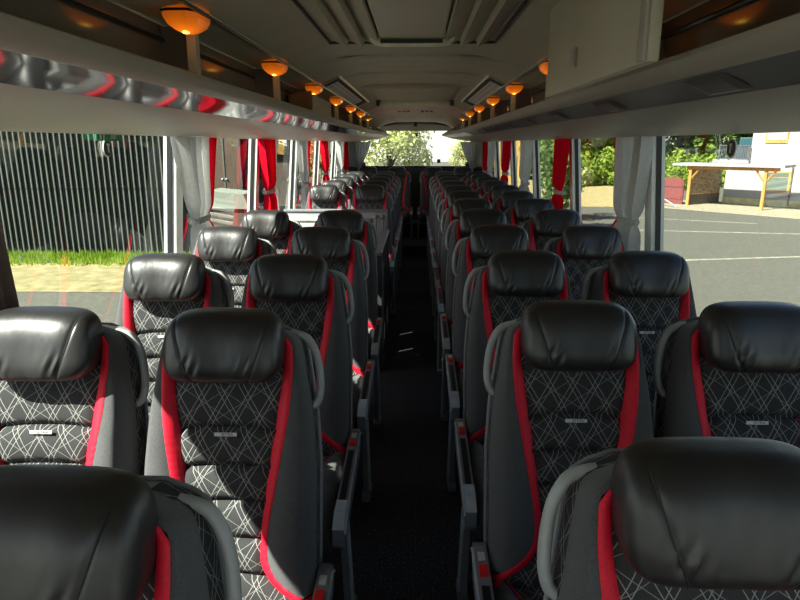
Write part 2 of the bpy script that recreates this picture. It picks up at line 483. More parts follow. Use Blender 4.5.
    for sd in (-1, 1):
        part(MB().grid(14, 30, lambda a, b: (sd*(cbo(b)+(cw-cbo(b))*a), cy_(b), cz_(cbo(b)+(cw-cbo(b))*a, b))), 'cushion_bolster', VEL)
        part(MB().grid(4, 40, lambda a, b: (sd*(cbi(b)+(cbo(b)-cbi(b))*a), cy_(b), cz_(cbi(b)+(cbo(b)-cbi(b))*a, b)+.004)), 'cushion_piping', RED)
    part(MB().box(-.212, .212, -.618, -.09, .385, .47, .015), 'seat_base', SHELL)
    # pedestal
    mb = MB().prism([(-.50, .385), (-.20, .385), (-.26, .05), (-.44, .05)], sgn*.10-.02, sgn*.10+.02, 'x')
    mb.box(sgn*.10-.05, sgn*.10+.05, -.52, -.18, 0, .05, .008, 1)
    part(mb, 'pedestal', GREY, False, True)
    if module:
        xi, xo = sgn*.222, sgn*.256
        a, b = min(xi, xo), max(xi, xo)
        side = part(MB().prism([(-.665, .470), (-.64, .445), (-.14, .485), (-.105, .52), (-.105, .575), (-.135, .585), (-.62, .545), (-.665, .52)], a, b, 'x'), 'side_panel', GREY, False, True)
        def sub(mb, n, m, sm=False):
            o = mb.build(n, m, None, sm, True); o.parent = side; return o
        def strip(y0, y1, x0, x1, lift, m, n):
            z0, z1 = .545+.04*(y0+.62)/.485, .545+.04*(y1+.62)/.485
            q = MB(); q.add([(x0, y0, z0), (x1, y0, z0), (x1, y1, z1), (x0, y1, z1), (x0, y0, z0+lift), (x1, y0, z0+lift), (x1, y1, z1+lift), (x0, y1, z1+lift)],
                            [(0, 1, 2, 3), (4, 5, 6, 7), (0, 1, 5, 4), (1, 2, 6, 5), (2, 3, 7, 6), (3, 0, 4, 7)])
            return sub(q, n, m)
        strip(-.245, -.215, a+.006, b-.006, .012, REDB, 'belt_buckle')
        strip(-.19, -.16, a+.008, b-.008, .003, TAGM, 'seat_number_plate')
        strip(-.55, -.275, a+.007, b-.007, .002, BLK, 'control_recess')
        sub(MB().grid(6, 10, lambda p, q: (a+(b-a)*p, -.669+.115*q, (.522+.025*min(1, q*2.4)+.0045*max(0, q-.4))+.004), None), 'silver_tip', SILV, True)
        ed = sgn*.257
        sub(MB().tube([(ed, -.66, .505), (ed, -.6, .535), (ed, -.14, .575), (ed, -.11, .56)], .005, 6), 'edge_trim', SILV, True)
        leg = MB().prism([(-.52, .46), (-.44, .46), (-.37, .03), (-.43, .03)], sgn*.235-.012, sgn*.235+.012, 'x')
        leg.box(sgn*.235-.02, sgn*.235+.02, -.47, -.33, 0, .03, .004, 1)
        part(leg, 'leg', GREY, False, True)
        part(MB().tube([(sgn*.252, -.54, .46), (sgn*.25, -.40, .02)], .007, 6), 'brace', SILV)
    return P

def make_seat(label, sgn, module):
    t = thing('coach_seat', label, 'seat')
    for o in seat_parts(sgn, module): o.parent = t
    return t
ORD = ['first', 'second', 'third', 'fourth', 'fifth', 'sixth', 'seventh', 'eighth', 'ninth', 'tenth', 'eleventh', 'twelfth']
AX, WX = .438, .896
pro = {}
def place(sgn, kind, x, y, label, group, z=0):
    key = (sgn, kind)
    if key not in pro:
        t = make_seat(label, sgn, kind == 'aisle'); t['group'] = group; pro[key] = t; t.location = (x, y, z)
    else: dup(pro[key], (x, y, z), label, group)
for k in range(12):
    y = .797+.78*k
    place(-1, 'aisle', AX, y, f'black and red aisle seat, {ORD[k]} row from the camera, right of the aisle', 'seats right of the aisle')
    place(-1, 'window', WX, y, f'black and red window seat, {ORD[k]} row from the camera, along the right windows', 'seats right of the aisle')
for k in range(5):
    y = .696+.78*k
    place(1, 'aisle', -AX, y, f'black and red aisle seat, {ORD[k]} row from the camera, left of the aisle', 'seats left of the aisle before the door')
    place(1, 'window', -WX, y, f'black and red window seat, {ORD[k]} row from the camera, along the left windows', 'seats left of the aisle before the door')
for k in range(5):
    y = 6.28+.78*k
    place(1, 'aisle', -AX, y, f'black and red aisle seat, {ORD[k]} row behind the grey stairwell partition', 'seats left of the aisle behind the stairwell')
    place(1, 'window', -WX, y, f'black and red window seat, {ORD[k]} row behind the grey stairwell partition', 'seats left of the aisle behind the stairwell')
for x, sg, lb in ((-.30, 1, 'rear bench seat just left of the gap below the rear window'), (.30, -1, 'rear bench seat just right of the gap below the rear window'),
                  (-.775, 1, 'rear bench seat in the left corner by the rear window'), (.775, -1, 'rear bench seat in the right corner by the rear window')):
    place(sg, 'aisle' if abs(x) < .5 else 'window', x, 10.45, 'black and red '+lb, 'rear bench seats', .03)

# ------------------------------------------------------------------ bus shell
YF, YR = -1.7, 11.05
xw = lambda z: 1.225-.085*(z-.82)          # the side glass leans inwards towards the roof
PIL = [-.1, 1.52, 3.12, 4.70, 6.25, 7.72, 9.30]
floor = struct(MB().box(-.30, .30, YF, 9.2, -.06, 0).build('floor', CARPET), 'black speckled carpet of the aisle', 'floor')
mb = MB().box(-1.24, -.30, YF, 9.2, -.06, .0); mb.box(.30, 1.24, YF, 9.2, -.06, .0)
struct(mb.build('floor_sides', CARPET), 'dark carpet under the seats', 'floor')
st = struct(MB().box(-1.24, 1.24, 9.2, 10.16, -.06, .14).build('floor_rear_step', CARPET), 'dark carpeted step across the rear aisle', 'floor')
struct(MB().box(-1.24, 1.24, 10.16, YR, -.06, .365).build('floor_rear_platform', CARPET), 'dark carpeted rear platform under the bench', 'floor')
mb = MB().box(-.30, .30, 10.14, 10.165, .345, .372); struct(mb.build('trim_1', GREY), 'grey nosing on the upper rear step', 'trim')
mb = MB().box(-.12, .12, 10.17, 10.3, .366, .385, .005); tag(mb.build('floor_hatch_plate', GREY), 'small grey plate on the rear platform floor', 'plate')
for sd, nm in ((-1, 'left'), (1, 'right')):
    mb = MB()
    mb.prism([(sd*1.225, -.3), (sd*1.29, -.3), (sd*1.29, .82), (sd*1.225, .82)], YF, YR)
    mb.prism([(sd*xw(1.76), 1.76), (sd*(xw(1.76)+.06), 1.76), (sd*(xw(2.1)+.06), 2.14), (sd*xw(2.1), 2.14)], YF, YR)
    mb.prism([(sd*xw(.82), .82), (sd*(xw(.82)+.05), .82), (sd*(xw(1.76)+.05), 1.76), (sd*xw(1.76), 1.76)], 9.9, YR)
    for p in PIL:
        mb.prism([(sd*(xw(.82)-.012), .82), (sd*(xw(.82)+.05), .82), (sd*(xw(1.76)+.05), 1.76), (sd*(xw(1.76)-.012), 1.76)], p-.045, p+.045)
    struct(mb.build(f'wall_{nm}', PILM, None, False, True), f'pale grey side wall with window pillars, {nm} of the aisle', 'wall')
    mb = MB().box(min(sd*1.15, sd*1.225), max(sd*1.15, sd*1.225), YF, YR-.1, .60, .80, .012, 1)
    struct(mb.build(f'baseboard_{nm}', WALLM), f'grey ledge below the {nm} windows', 'ledge')
    edges = [YF]+PIL+[9.9]
    for i in range(len(edges)-1):
        a, b = edges[i], edges[i+1]
        if i > 0: a += .045
        if i < len(edges)-2: b -= .045
        num = i+1 if sd < 0 else i+1+len(edges)-1
        w = thing(f'window_{num}', f'tall side window pane, {ORD[i]} from the camera, on the {nm}', 'window'); w['kind'] = 'structure'
        x0, x1 = sd*(xw(.82)+.02), sd*(xw(1.76)+.02)
        MB().add([(x0, a, .82), (x0, b, .82), (x1, b, 1.76), (x1, a, 1.76)], [(0, 1, 2, 3)] if sd > 0 else [(3, 2, 1, 0)]).build('glass', GLASS, w)
        mb = MB()
        for (ya, yb) in ((a, a+.006), (b-.006, b)):
            mb.prism([(x0-sd*.012, .82), (x0+sd*.012, .82), (x1+sd*.012, 1.76), (x1-sd*.012, 1.76)], ya, yb)
        mb.prism([(x0-sd*.01, .82), (x0+sd*.012, .82), (x0+sd*.012, .84), (x0-sd*.01, .84)], a+.006, b-.006)
        mb.build('seal', RUBBER, w)
# front bulkhead (behind the camera) with windscreen opening; rear wall with rear window
mb = MB().box(-1.29, 1.29, YF-.08, YF, -.3, .75); mb.box(-1.29, 1.29, YF-.08, YF, 2.0, 2.2)
mb.box(-1.29, -1.1, YF-.08, YF, .75, 2.0); mb.box(1.1, 1.29, YF-.08, YF, .75, 2.0)
struct(mb.build('wall_front', SHELL, None, False, True), 'dark front bulkhead around the windscreen', 'wall')
w = thing('window_17', 'wide windscreen at the front', 'window'); w['kind'] = 'structure'
MB().add([(-1.1, YF-.04, .75), (1.1, YF-.04, .75), (1.1, YF-.04, 2.0), (-1.1, YF-.04, 2.0)], [(3, 2, 1, 0)]).build('glass', GLASSR, w)
mb = MB().box(-1.29, 1.29, YR, YR+.08, -.3, 1.235); mb.box(-1.29, 1.29, YR, YR+.08, 1.84, 2.2)
struct(mb.build('wall_rear', SHELL, None, False, True), 'dark rear wall below and around the rear window', 'wall')
for sd, nm in ((-1, 'left'), (1, 'right')):
    struct(MB().box(min(sd*.95, sd*1.29), max(sd*.95, sd*1.29), YR, YR+.08, 1.235, 1.84).build(f'wall_rear_corner_{nm}', WALLM), f'pale {nm} corner panel beside the rear window', 'wall')
w = thing('window_18', 'wide bright rear window', 'window'); w['kind'] = 'structure'
MB().add([(-.95, YR+.03, 1.235), (.95, YR+.03, 1.235), (.95, YR+.03, 1.84), (-.95, YR+.03, 1.84)], [(0, 1, 2, 3)]).build('glass', GLASSR, w)
mb = MB().box(-.95, .95, YR-.03, YR+.0, 1.225, 1.25); mb.build('seal', RUBBER, w)
mb = MB()
for sd in (-1, 1): mb.prism([(sd*.95, 1.25), (sd*.86, 1.25), (sd*.87, 1.29), (sd*.89, 1.32), (sd*.95, 1.335)], YR-.04, YR)
struct(mb.build('trim_2', SHELL), 'dark rounded lower corners of the rear window surround', 'trim')

# ceiling
PROF = [(-1.25, 1.99), (-.70, 1.995), (-.62, 2.005), (-.50, 2.06), (-.35, 2.093), (0, 2.10), (.35, 2.093), (.50, 2.06), (.62, 2.005), (.70, 1.995), (1.25, 1.99)]
def ceil_mb(y0, y1, z0=0, z1=0, n=1):
    m = MB(); k = len(PROF)-1
    m.grid(k, n, lambda a, b: (PROF[round(a*k)][0], y0+(y1-y0)*b, PROF[round(a*k)][1]+z0+(z1-z0)*b))
    return m
mb = ceil_mb(YF, 7.9); mb.box(-1.3, 1.3, YF, YR+.08, 2.16, 2.22)
struct(mb.build('ceiling', CEIL, None, True), 'olive grey moulded ceiling lining', 'ceiling')
struct(ceil_mb(7.9, 10.78, -.006, -.125, 4).build('ceiling_rear_panel', REARC, None, True), 'warm beige rear ceiling panel', 'ceiling')
mb = MB().box(-1.2, 1.2, 10.78, 10.80, 1.93, 1.985); mb.prism([(10.80, 1.98), (10.80, 2.1), (11.05, 2.1), (11.05, 1.84), (11.03, 1.838)], -1.2, 1.2, 'x')
struct(mb.build('trim_3', BEIGE, None, False, True), 'beige header panel above the rear window', 'trim')
mb = MB().tube([(-.62, 10.77, 1.90), (-.3, 10.77, 1.965), (0, 10.77, 1.98), (.3, 10.77, 1.965), (.62, 10.77, 1.90)], .014, 6)
struct(mb.build('trim_4', SHELL, None, True), 'dark curved joint above the rear header panel', 'trim')
for i, (y, d) in enumerate(((3.68, .01), (4.52, .014))):
    def rib(a, b, y=y, d=d):
        x = -.5+a; z = 2.10-.04*(abs(x)/.5)**2.6
        return (x*1.1, y+(b-.5)*.09, z-.002-d*math.sin(PI*b))
    struct(MB().grid(24, 6, rib).build(f'trim_{5+i}', CEIL, None, True), f'shallow cross rib in the ceiling lining, {ORD[i]} from the camera', 'trim')

# roof hatches
def hatch(name, label, y0, y1, hwid, flutes):
    t = thing(name, label, 'roof hatch', (0, (y0+y1)/2, 2.085)); dy = (y1-y0)/2
    mb = MB()
    for (xa, xb, ya, yb) in ((-hwid-.007, -hwid, -dy, dy), (hwid, hwid+.007, -dy, dy), (-hwid-.012, hwid+.012, dy, dy+.012), (-hwid-.012, hwid+.012, -dy-.012, -dy)):
        mb.box(xa, xb, ya, yb, -.016, .01)
    mb.build('gasket', CEILD if flutes else CEIL, t)
    mb = MB().box(-hwid, hwid, -dy, dy, -.005, .01); mb.build('lid', CEIL, t)
    if flutes:
        cw = .135
        MB().box(-cw, cw, -dy+.01, dy-.28, -.036, -.004, .008, 2).build('centre_panel', DOORM, t)
        for sd in (-1, 1):
            for k in range(3):
                xa = cw+.008+k*(hwid-cw-.02)/3; xb = xa+(hwid-cw-.02)/3-.004
                m = MB()
                m.add([(sd*xa, -dy+.01, -.048), (sd*xb, -dy+.01, -.008), (sd*xb, dy-.12, -.008), (sd*xa, dy-.12, -.048),
                       (sd*xa, dy-.03, -.005), (sd*xb, dy-.03, -.005), (sd*xa, -dy+.01, -.004), (sd*xa, dy-.1, -.004)],
                      [(0, 1, 2, 3), (3, 2, 5, 4), (0, 3, 7, 6), (3, 4, 7)])
                m.build('fluted_panel', CEIL, t)
        hy = dy-.24; L = .17
    else:
        MB().box(-hwid+.06, hwid-.06, -dy+.05, dy-.1, -.02, -.004, .01, 2).build('centre_panel', CEIL, t)
        hy = dy-.06; L = .40
    m = MB().tube([(-L, hy, -.02), (-L+.02, hy-.02, -.045), (-L+.05, hy-.03, -.05), (L-.05, hy-.03, -.05), (L-.02, hy-.02, -.045), (L, hy, -.02)], .014, 8, True, 1.3)
    if flutes:
        m.build('handle', PALE, t, True); MB().box(-L+.04, L-.04, hy-.05, hy-.042, -.056, -.040).build('handle_recess', BLK, t)
    else:
        MB().box(-L, L, hy-.02, hy+.02, -.06, -.005, .006, 2).build('handle', PALE, t, True)
        for sd in (-1, 1): MB().box(sd*L-.02, sd*L+.02, hy-.08, hy+.02, -.062, -.005, .006, 1).build('handle_end', BLK, t)
    return t
hatch('roof_hatch', 'fluted roof hatch with a long handle, the one above the front rows', 1.75, 3.06, .375, True)
hatch('roof_hatch', 'plain roof hatch with a pale handle bar, further back than the fluted one', 5.35, 7.15, .43, False)
# air vents beside the rear hatch
for sd, nm in ((-1, 'left'), (1, 'right')):
    t = thing('ceiling_vent', f'recessed speckled air grille in the ceiling, {nm} of the rear roof hatch', 'vent', (0, 0, 0), 0, 'ceiling air grilles')
    sl = lambda x: 2.06-(x-.5)*.055/.12
    m = MB().add([(sd*.50, 4.35, 2.058), (sd*.612, 4.35, sl(.612)-.004), (sd*.612, 6.85, sl(.612)-.004), (sd*.50, 6.85, 2.058)], [(0, 1, 2, 3)]); m.build('recess', CEILD, t)
    m = MB().add([(sd*.525, 4.5, sl(.525)-.010), (sd*.608, 4.5, sl(.608)-.009), (sd*.608, 6.5, sl(.608)-.009), (sd*.525, 6.5, sl(.525)-.010)], [(0, 1, 2, 3)]); m.build('grille', make_grille() if sd < 0 else bpy.data.materials['perforated_grille'], t)
    MB().tube([(sd*.492, 4.33, 2.055), (sd*.492, 6.87, 2.055)], .009, 6).build('border_strip', STRIP, t)
    MB().tube([(sd*.492, 4.34, 2.055), (sd*.61, 4.34, 2.0)], .006, 6).build('end_strip', CEIL, t)
# small marks on the rear panel
def zr(y): return 2.10-.006-.119*(y-7.9)/2.88
for sd in (-1, 1):
    for k, x in enumerate((.10, .16, .22)):
        y = 8.75; m = MB().prism([(sd*(x-.022), y+.10), (sd*(x+.022), y+.10), (sd*(x-.022), y-.06)], zr(y)-.016, zr(y)+.01, 'z')
        tag(m.build('speaker_slot', BLK), f'small dark triangular slot in the beige rear ceiling panel, {ORD[k]} {"left" if sd < 0 else "right"} of its middle', 'slot', 'slots in the rear ceiling panel')
m = MB().box(-.022, .022, 10.755, 10.78, 1.925, 1.985, .004, 1); m.box(-.03, .03, 10.74, 10.77, 1.905, 1.925, .004, 1)
tag(m.build('latch', BLK), 'small dark latch at the middle of the rear header', 'latch')
for k, x in enumerate((-.19, -.085, .085, .19)):
    m = MB().box(x-.035, x+.035, 10.91, 10.935, 1.93, 1.955); tag(m.build('header_slot', BLK), f'thin dark slot in the rear header panel, {ORD[k]} from the left', 'slot', 'slots in the rear header')
t = thing('rear_camera', 'small dark camera hanging inside the top of the rear window', 'camera', (.02, YR-.02, 1.80))
MB().box(-.055, .055, -.02, .02, -.016, .0, .004, 1).build('bracket', BLK, t); MB().ball((0, 0, -.035), .024, .024, .02).build('camera_body', BLK, t, True)
tag(MB().box(.375, .435, YR-.02, YR+.02, 1.30, 1.365, .006, 1).build('sensor_box', BLK), 'small black box low in the rear window, right of the middle', 'box')

# ------------------------------------------------------------------ luggage racks
def shift(y):
    t = max(0, min(1, (y-8.7)/1.9)); return .17*t*t*(3-2*t)
def rack(sd, nm):
    t = thing('luggage_rack', f'long overhead luggage rack above the {nm} seats', 'luggage rack', (0, 0, 0), 0, 'overhead racks')
    ys = [YF]+[8.0+i*.2 for i in range(14)]
    def ext(pts, name, mat, ya=YF, yb=10.6, sub=None):
        yy = [ya]+[y for y in ys if ya < y < yb]+[yb]; n = len(pts)-1
        m = MB()
        def fn(a, b):
            y = yy[round(b*(len(yy)-1))]; x, z = pts[round(a*n)]
            k = shift(y)*(1 if x < .9 else max(0, (1.15-x)/.25)); tip = max(0, min(1, (y-9.5)/1.1))
            return (sd*(x-k), y, z-(z-1.70)*.35*tip*(1 if x < .9 else 0))
        m.grid(n, len(yy)-1, fn); return m.build(name, mat, t, True)
    ext([(xw(1.66)-.01, 1.655), (1.08, 1.662), (.96, 1.672), (.86, 1.687), (.78, 1.705), (.735, 1.720), (.722, 1.726)], 'underside', BEIGE)
    ext([(.722, 1.726), (.70, 1.738), (.66, 1.756), (.636, 1.766)], 'service_strip', GLOSS if sd < 0 else GLOSSR, YF, 8.3)
    ext([(.722, 1.726), (.70, 1.738), (.66, 1.756), (.636, 1.766)], 'end_strip', PALE, 8.3, 10.6)  # pale colour stands in for rear window light on the strip
    ext([(.636, 1.766), (.628, 1.768), (.610, 1.785), (.600, 1.800), (.602, 1.812), (.615, 1.818), (.64, 1.812), (.68, 1.79), (.82, 1.785)], 'lip', BEIGE)
    ext([(.815, 1.785), (.80, 1.99)], 'back_panel', RACKIN)
    m = MB().add([(sd*(xw(1.66)-.01), 10.6, 1.655), (sd*.56, 10.6, 1.715), (sd*.44, 10.6, 1.75), (sd*.44, 10.6, 1.78), (sd*.8, 10.6, 1.98), (sd*1.13, 10.6, 1.98)], [(0, 1, 2, 3, 4, 5)]); m.build('end_cap', BEIGE, t)
    # service outlets along the strip
    for k in range(9 if sd > 0 else 0):
        y = 1.45+.78*k; m = MB()
        m.add([(sd*.712, y-.10, 1.7305), (sd*.648, y-.10, 1.7605), (sd*.648, y+.10, 1.7605), (sd*.712, y+.10, 1.7305)]+[(sd*.700, y-.07, 1.730), (sd*.657, y-.07, 1.750), (sd*.657, y+.07, 1.750), (sd*.700, y+.07, 1.730)],
              [(4, 5, 6, 7), (0, 1, 5, 4), (1, 2, 6, 5), (2, 3, 7, 6), (3, 0, 4, 7)])
        m.build('service_panel', GLOSSR, t, False, True)
    m = MB().tube([(sd*.606, YF, 1.997), (sd*.606, 10.6, 1.997)], .005, 6); m.build('rail', STRIP, t, True)
    m = MB().tube([(sd*.60, YF, 1.988), (sd*.60, 10.6, 1.988)], .006, 6); m.build('rail_gasket', BLK, t)
    m = MB().tube([(sd*.795, YF, 1.945), (sd*.795, 10.4, 1.945)], .007, 6); m.build('luggage_net_cord', BLK, t)
    for k in range(8):
        y = 2.0+1.16*k
        m = MB().box(min(sd*.645, sd*.675), max(sd*.645, sd*.675), y-.012, y+.022, 1.80, 1.965, .003, 1); m.build('upright', BEIGE, t)
        m = MB().box(min(sd*.70, sd*.80), max(sd*.70, sd*.80), y+.12, y+.135, 1.79, 1.985); m.build('divider', RACKIN, t)
    return t
rack(-1, 'left'); rack(1, 'right')
# amber lamps under the rails
def lamp_proto(label):
    t = thing('amber_lamp', label, 'lamp', (0, 0, 0), 0, 'amber lamps under the rails')
    p = [(-.055, -.085), (-.03, -.10), (.03, -.10), (.06, -.07), (.065, .05), (.03, .095), (-.03, .095), (-.06, .05)]
    m = MB(); lv = [(.86, 0), (.83, -.014), (.70, -.030), (.45, -.042), (.2, -.048)]
    m.grid(8, 4, lambda a, b: (p[round(a*8) % 8][0]*lv[round(b*4)][0], p[round(a*8) % 8][1]*lv[round(b*4)][0], lv[round(b*4)][1]), closeu=True)
    m.add([(x*.2, y*.2, -.048) for x, y in p], [tuple(range(8))]); m.build('lens', AMBER, t)
    m = MB().prism([(x*.9, y*.9) for x, y in p], 0, .007, 'z'); m.build('gasket', BLK, t)
    m = MB().prism([(x*.84, y*.84) for x, y in p], .007, .020, 'z'); m.build('cap', AMBER, t)  # amber layer imitating the lens's reflection above the gasket
    m = MB().ball((0, -.02, -.046), .011, .014, .005); m.build('bulb', BULB, t, True)
    return t
lp = None
for sd, nm in ((-1, 'left'), (1, 'right')):
    for k in range(8):
        y = 1.96+1.16*k; lb = f'glowing amber lamp under the ceiling rail, {ORD[k]} from the camera on the {nm}'
        if lp is None: lp = lamp_proto(lb); lp.location = (sd*.655, y, 1.985)
        else: dup(lp, (sd*.655, y, 1.985), lb, 'amber lamps under the rails')
# closed hatch door on the right rack
t = thing('rack_locker_door', 'big beige locker door closing the front of the right rack', 'locker door', (0, 0, 0))
m = MB().box(.470, .498, 1.30, 2.27, 1.775, 2.058, .008, 2); m.build('panel', DOORM, t, True, True)
m = MB().box(.462, .472, 1.30, 1.335, 1.778, 2.05, .004, 2); m.build('edge_strip', BEIGE, t, True, True)
m = MB().tube([(.468, 1.86, 1.83), (.460, 1.86, 1.84), (.460, 1.86, 1.872), (.468, 1.86, 1.882)], [.004, .008, .008, .004], 8); m.build('latch', BEIGE, t, True)
for y in (1.4, 2.15): MB().box(.498, .60, y, y+.02, 2.0, 2.02).build('hinge_arm', SHELL, t)

# carton in left rack
t = thing('cardboard_box', 'brown cardboard box lying in the left rack under the third lamp', 'box', (0, 0, 0))
m = MB().box(-.795, -.64, 4.10, 4.95, 1.80, 1.925, .003, 1); m.build('carton', CARD, t)
m = MB().box(-.642, -.634, 4.10, 4.95, 1.80, 1.925); m.build('side_flap', CARDL, t)
MB().add([(-.79, 4.095, 1.925), (-.64, 4.095, 1.925), (-.64, 4.085, 1.945), (-.70, 4.085, 1.94)], [(0, 1, 2, 3)]).build('top_flap', CARD, t)

# ------------------------------------------------------------------ curtains
def curtain(sd, yp, mat, lining, label, ztop=1.655, wt=.30, wtie=.13, wb=.24, ztie=1.17, zb=.70, seed=0, dirn=1, nf=5, group=None):
    r = random.Random(seed)
    t = thing('curtain', label, 'curtain', (sd*1.115, yp, zb), 0, group)
    ph = [r.uniform(0, 6) for _ in range(4)]
    def wid(z):
        if z > ztie:
            k = (z-ztie)/(ztop-ztie); return wtie+(wt-wtie)*k**.75
        k = (ztie-z)/(ztie-zb); return wtie+(wb-wtie)*min(1, k*1.8)**.7
    def off(z):
        if z > ztie:
            k = (z-ztie)/(ztop-ztie); return .10*(1-k)**1.4
        return .10-.05*(ztie-z)/(ztie-zb)
    def fn(lo, hi):
        def f(a, b):
            z = ztop+(zb-ztop)*b; a = lo+(hi-lo)*a; w = wid(z); k = w/wt
            y = dirn*(off(z)+w*a)
            pinch = math.exp(-((z-ztie)/.04)**2)
            amp = (.032+.010*math.sin(ph[0]+9*a))*(1-.6*pinch)
            x = amp*math.sin(2*PI*nf*a+ph[1]+.5*math.sin(3*z+ph[2]))+.006*math.sin(5*z+11*a+ph[3])
            return (x-sd*.012*(1-k), y, z-zb)
        return f
    MB().grid(84, 40, fn(0, .84)).build('main_cloth', mat, t, True)
    MB().grid(24, 40, fn(.84, 1.0)).build('lining_edge', lining, t, True)
    wy = wid(ztie); ring = []
    for i in range(25):
        a = 2*PI*i/24; ring.append((math.cos(a)*.034, dirn*(off(ztie)+wy*.5+math.sin(a)*wy*.53), ztie-zb+.004*math.sin(a)))
    MB().tube(ring, .010, 6, False, 1.6).build('tie_band', CGREY, t, True)
    return t
for sd, nm in ((-1, 'left'), (1, 'right')):
    for i, yp in enumerate(PIL[2:]):
        red = i % 2 == 1
        lb = f'{"red" if red else "grey"} curtain tied back at the {ORD[i+1]} window pillar from the camera, {nm} side'
        wide = 1.0 if sd > 0 else 1.1
        curtain(sd, yp-.09, CRED if red else CGREY, CGREY if red else CRED, lb, wt=.47*wide, wtie=.22, wb=.38, ztie=(1.24 if not red else 1.27), seed=10*i+sd, group='tied-back window curtains')
    curtain(sd, 9.95, CRED, CGREY, f'red curtain tied back before the {nm} rear corner', wt=.40, wtie=.2, wb=.3, ztie=1.2, seed=90+sd, group='tied-back window curtains')
    # rear window curtain, hanging across the corner
    t = thing('curtain', f'grey curtain drawn aside in the {nm} corner of the rear window', 'curtain', (sd*.93, YR-.10, 1.15), 0, 'rear window curtains')
    def rc(a, b, sd=sd):
        z = 1.655-1.15-.5*b; w = .26-.20*min(1, (b/.85)**1.3)
        return (sd*(.10-w*a-.03*b), .022*math.sin(2*PI*5*a+b)*(1-.5*b), z)
    MB().grid(60, 24, rc).build('main_cloth', CGREY, t, True)
    MB().tube([(sd*.10, 0, .085), (sd*.05, -.03, .07), (sd*.005, 0, .08)], .012, 6).build('tie_band', CGREY, t, True)
curtain(-1, 1.315, CDARK, CDARK, 'dark brown grey curtain at the window pillar nearest the camera, left side', wt=.36, wtie=.26, wb=.33, ztie=1.1, seed=5)

# stickers on glass
t = thing('exit_sticker', 'green exit sticker at the top of the left window', 'sticker', (-(xw(1.65)-.0), 2.42, 1.648)); t.rotation_euler = (0, .085, 0)
MB().box(0, .004, -.10, .10, -.016, .014).build('backing', EXIT, t)
text('lettering', 'EXIT', .022, WHT, t, (.006, .03, -.001), (PI/2, 0, PI/2)); 
MB().box(.004, .006, -.05, -.04, -.012, .01).build('pictogram', WHT, t); MB().box(.004, .006, -.075, -.065, -.012, .01).build('pictogram', WHT, t)
for sd, y, nm in ((-1, 2.43, 'left window, below the green one'), (1, 2.35, 'right window over the parking lot')):
    t = thing('hammer_sticker', f'black oval sticker with a white hammer sign on the {nm}', 'sticker', (sd*(xw(1.60)+.012), y, 1.605), 0, 'hammer stickers')
    disc = [(.030*math.cos(2*PI*i/28), .030*math.sin(2*PI*i/28)) for i in range(28)]
    xa, xb = sorted((0, -sd*.004)); MB().prism([(a*1.12, b*1.12) for a, b in disc], xa, xb, 'x').build('border', WHT, t)
    xa, xb = sorted((-sd*.003, -sd*.006)); MB().prism(disc, xa, xb, 'x').build('disc', BLK, t)
    xa, xb = sorted((-sd*.006, -sd*.008)); MB().prism([(-.0035, -.017), (.0035, -.017), (.0035, .007), (.009, .007), (.009, .017), (-.009, .017), (-.009, .007), (-.0035, .007)], xa, xb, 'x').build('hammer_sign', WHT, t)

# ------------------------------------------------------------------ stairwell partition, left
t = thing('stairwell_partition', 'grey ribbed partition behind the fifth left row at the stairwell', 'partition', (0, 5.55, 0))
MB().box(-1.16, -.235, -.02, .02, .02, 1.03, .008, 1).build('panel', WALLM, t)
MB().box(-1.16, -.235, -.03, .035, 1.03, 1.055, .008, 2).build('top_rail', GREY, t)
for k in range(3): MB().box(-1.12, -.60, -.035, -.02, .955-.055*k, .985-.055*k, .005, 1).build('rib', PILM, t)
MB().box(-.56, -.37, -.04, -.02, .72, .98, .01, 1).build('locker_plate', GREY, t)
for x in (-.335, -.275):
    m = MB().tube([(x, -.06, .05), (x, -.06, .98)], .011, 8); m.ball((x, -.06, .995), .024, .024, .024, 12, 8); m.build('handrail_post', RIM, t, True)
t = thing('stairwell_side_panel', 'blue grey side panel along the aisle behind the fifth left row', 'panel', (-.235, 4.9, 0))
mb = MB().box(-.015, .015, -.62, .60, .30, .86); mb.box(-.015, .015, -.62, .60, .01, .13)
for a, b in ((-.62, -.255), (-.225, .20), (.23, .60)): mb.box(-.015, .015, a, b, .13, .30)      # slits between the lower boards, added to throw sun flecks on the aisle
mb.build('panel', SHELL, t)
MB().box(-.022, .022, -.62, .60, .86, .885, .008, 2).build('top_rail', GREY, t)
MB().tube([(.02, -.58, .1), (.02, -.58, .80)], .008, 8).build('handrail', RIM, t, True)

# ------------------------------------------------------------------ outside
GZ = -1.6
struct(MB().add([(-90, -40, GZ), (90, -40, GZ), (90, 120, GZ), (-90, 120, GZ)], [(0, 1, 2, 3)]).build('ground', ASPH), 'grey green asphalt of the parking lot', 'ground')
m = MB().add([(-16, 13.3, GZ+.01), (-3.5, 13.3, GZ+.01), (-3.5, 16.2, GZ+.01), (-16, 16.2, GZ+.01)], [(0, 1, 2, 3)]); struct(m.build('ground_verge', MIXG), 'dry yellowed verge before the corrugated barn', 'ground')
m = MB().add([(-16, 16.2, GZ+.012), (-3.5, 16.2, GZ+.012), (-3.5, 18, GZ+.012), (-16, 18, GZ+.012)], [(0, 1, 2, 3)]); struct(m.build('ground_turf', DRY), 'soil under the grass strip at the barn', 'ground')
m = MB().add([(4, 33.2, GZ+.01), (11.6, 33.2, GZ+.01), (13.2, 34.5, GZ+.01), (22, 60, GZ+.01), (4, 60, GZ+.01)], [(0, 1, 2, 3, 4)]); struct(m.build('ground_lawn', DRY), 'dry yellow lawn before the trees', 'ground')
m = MB()
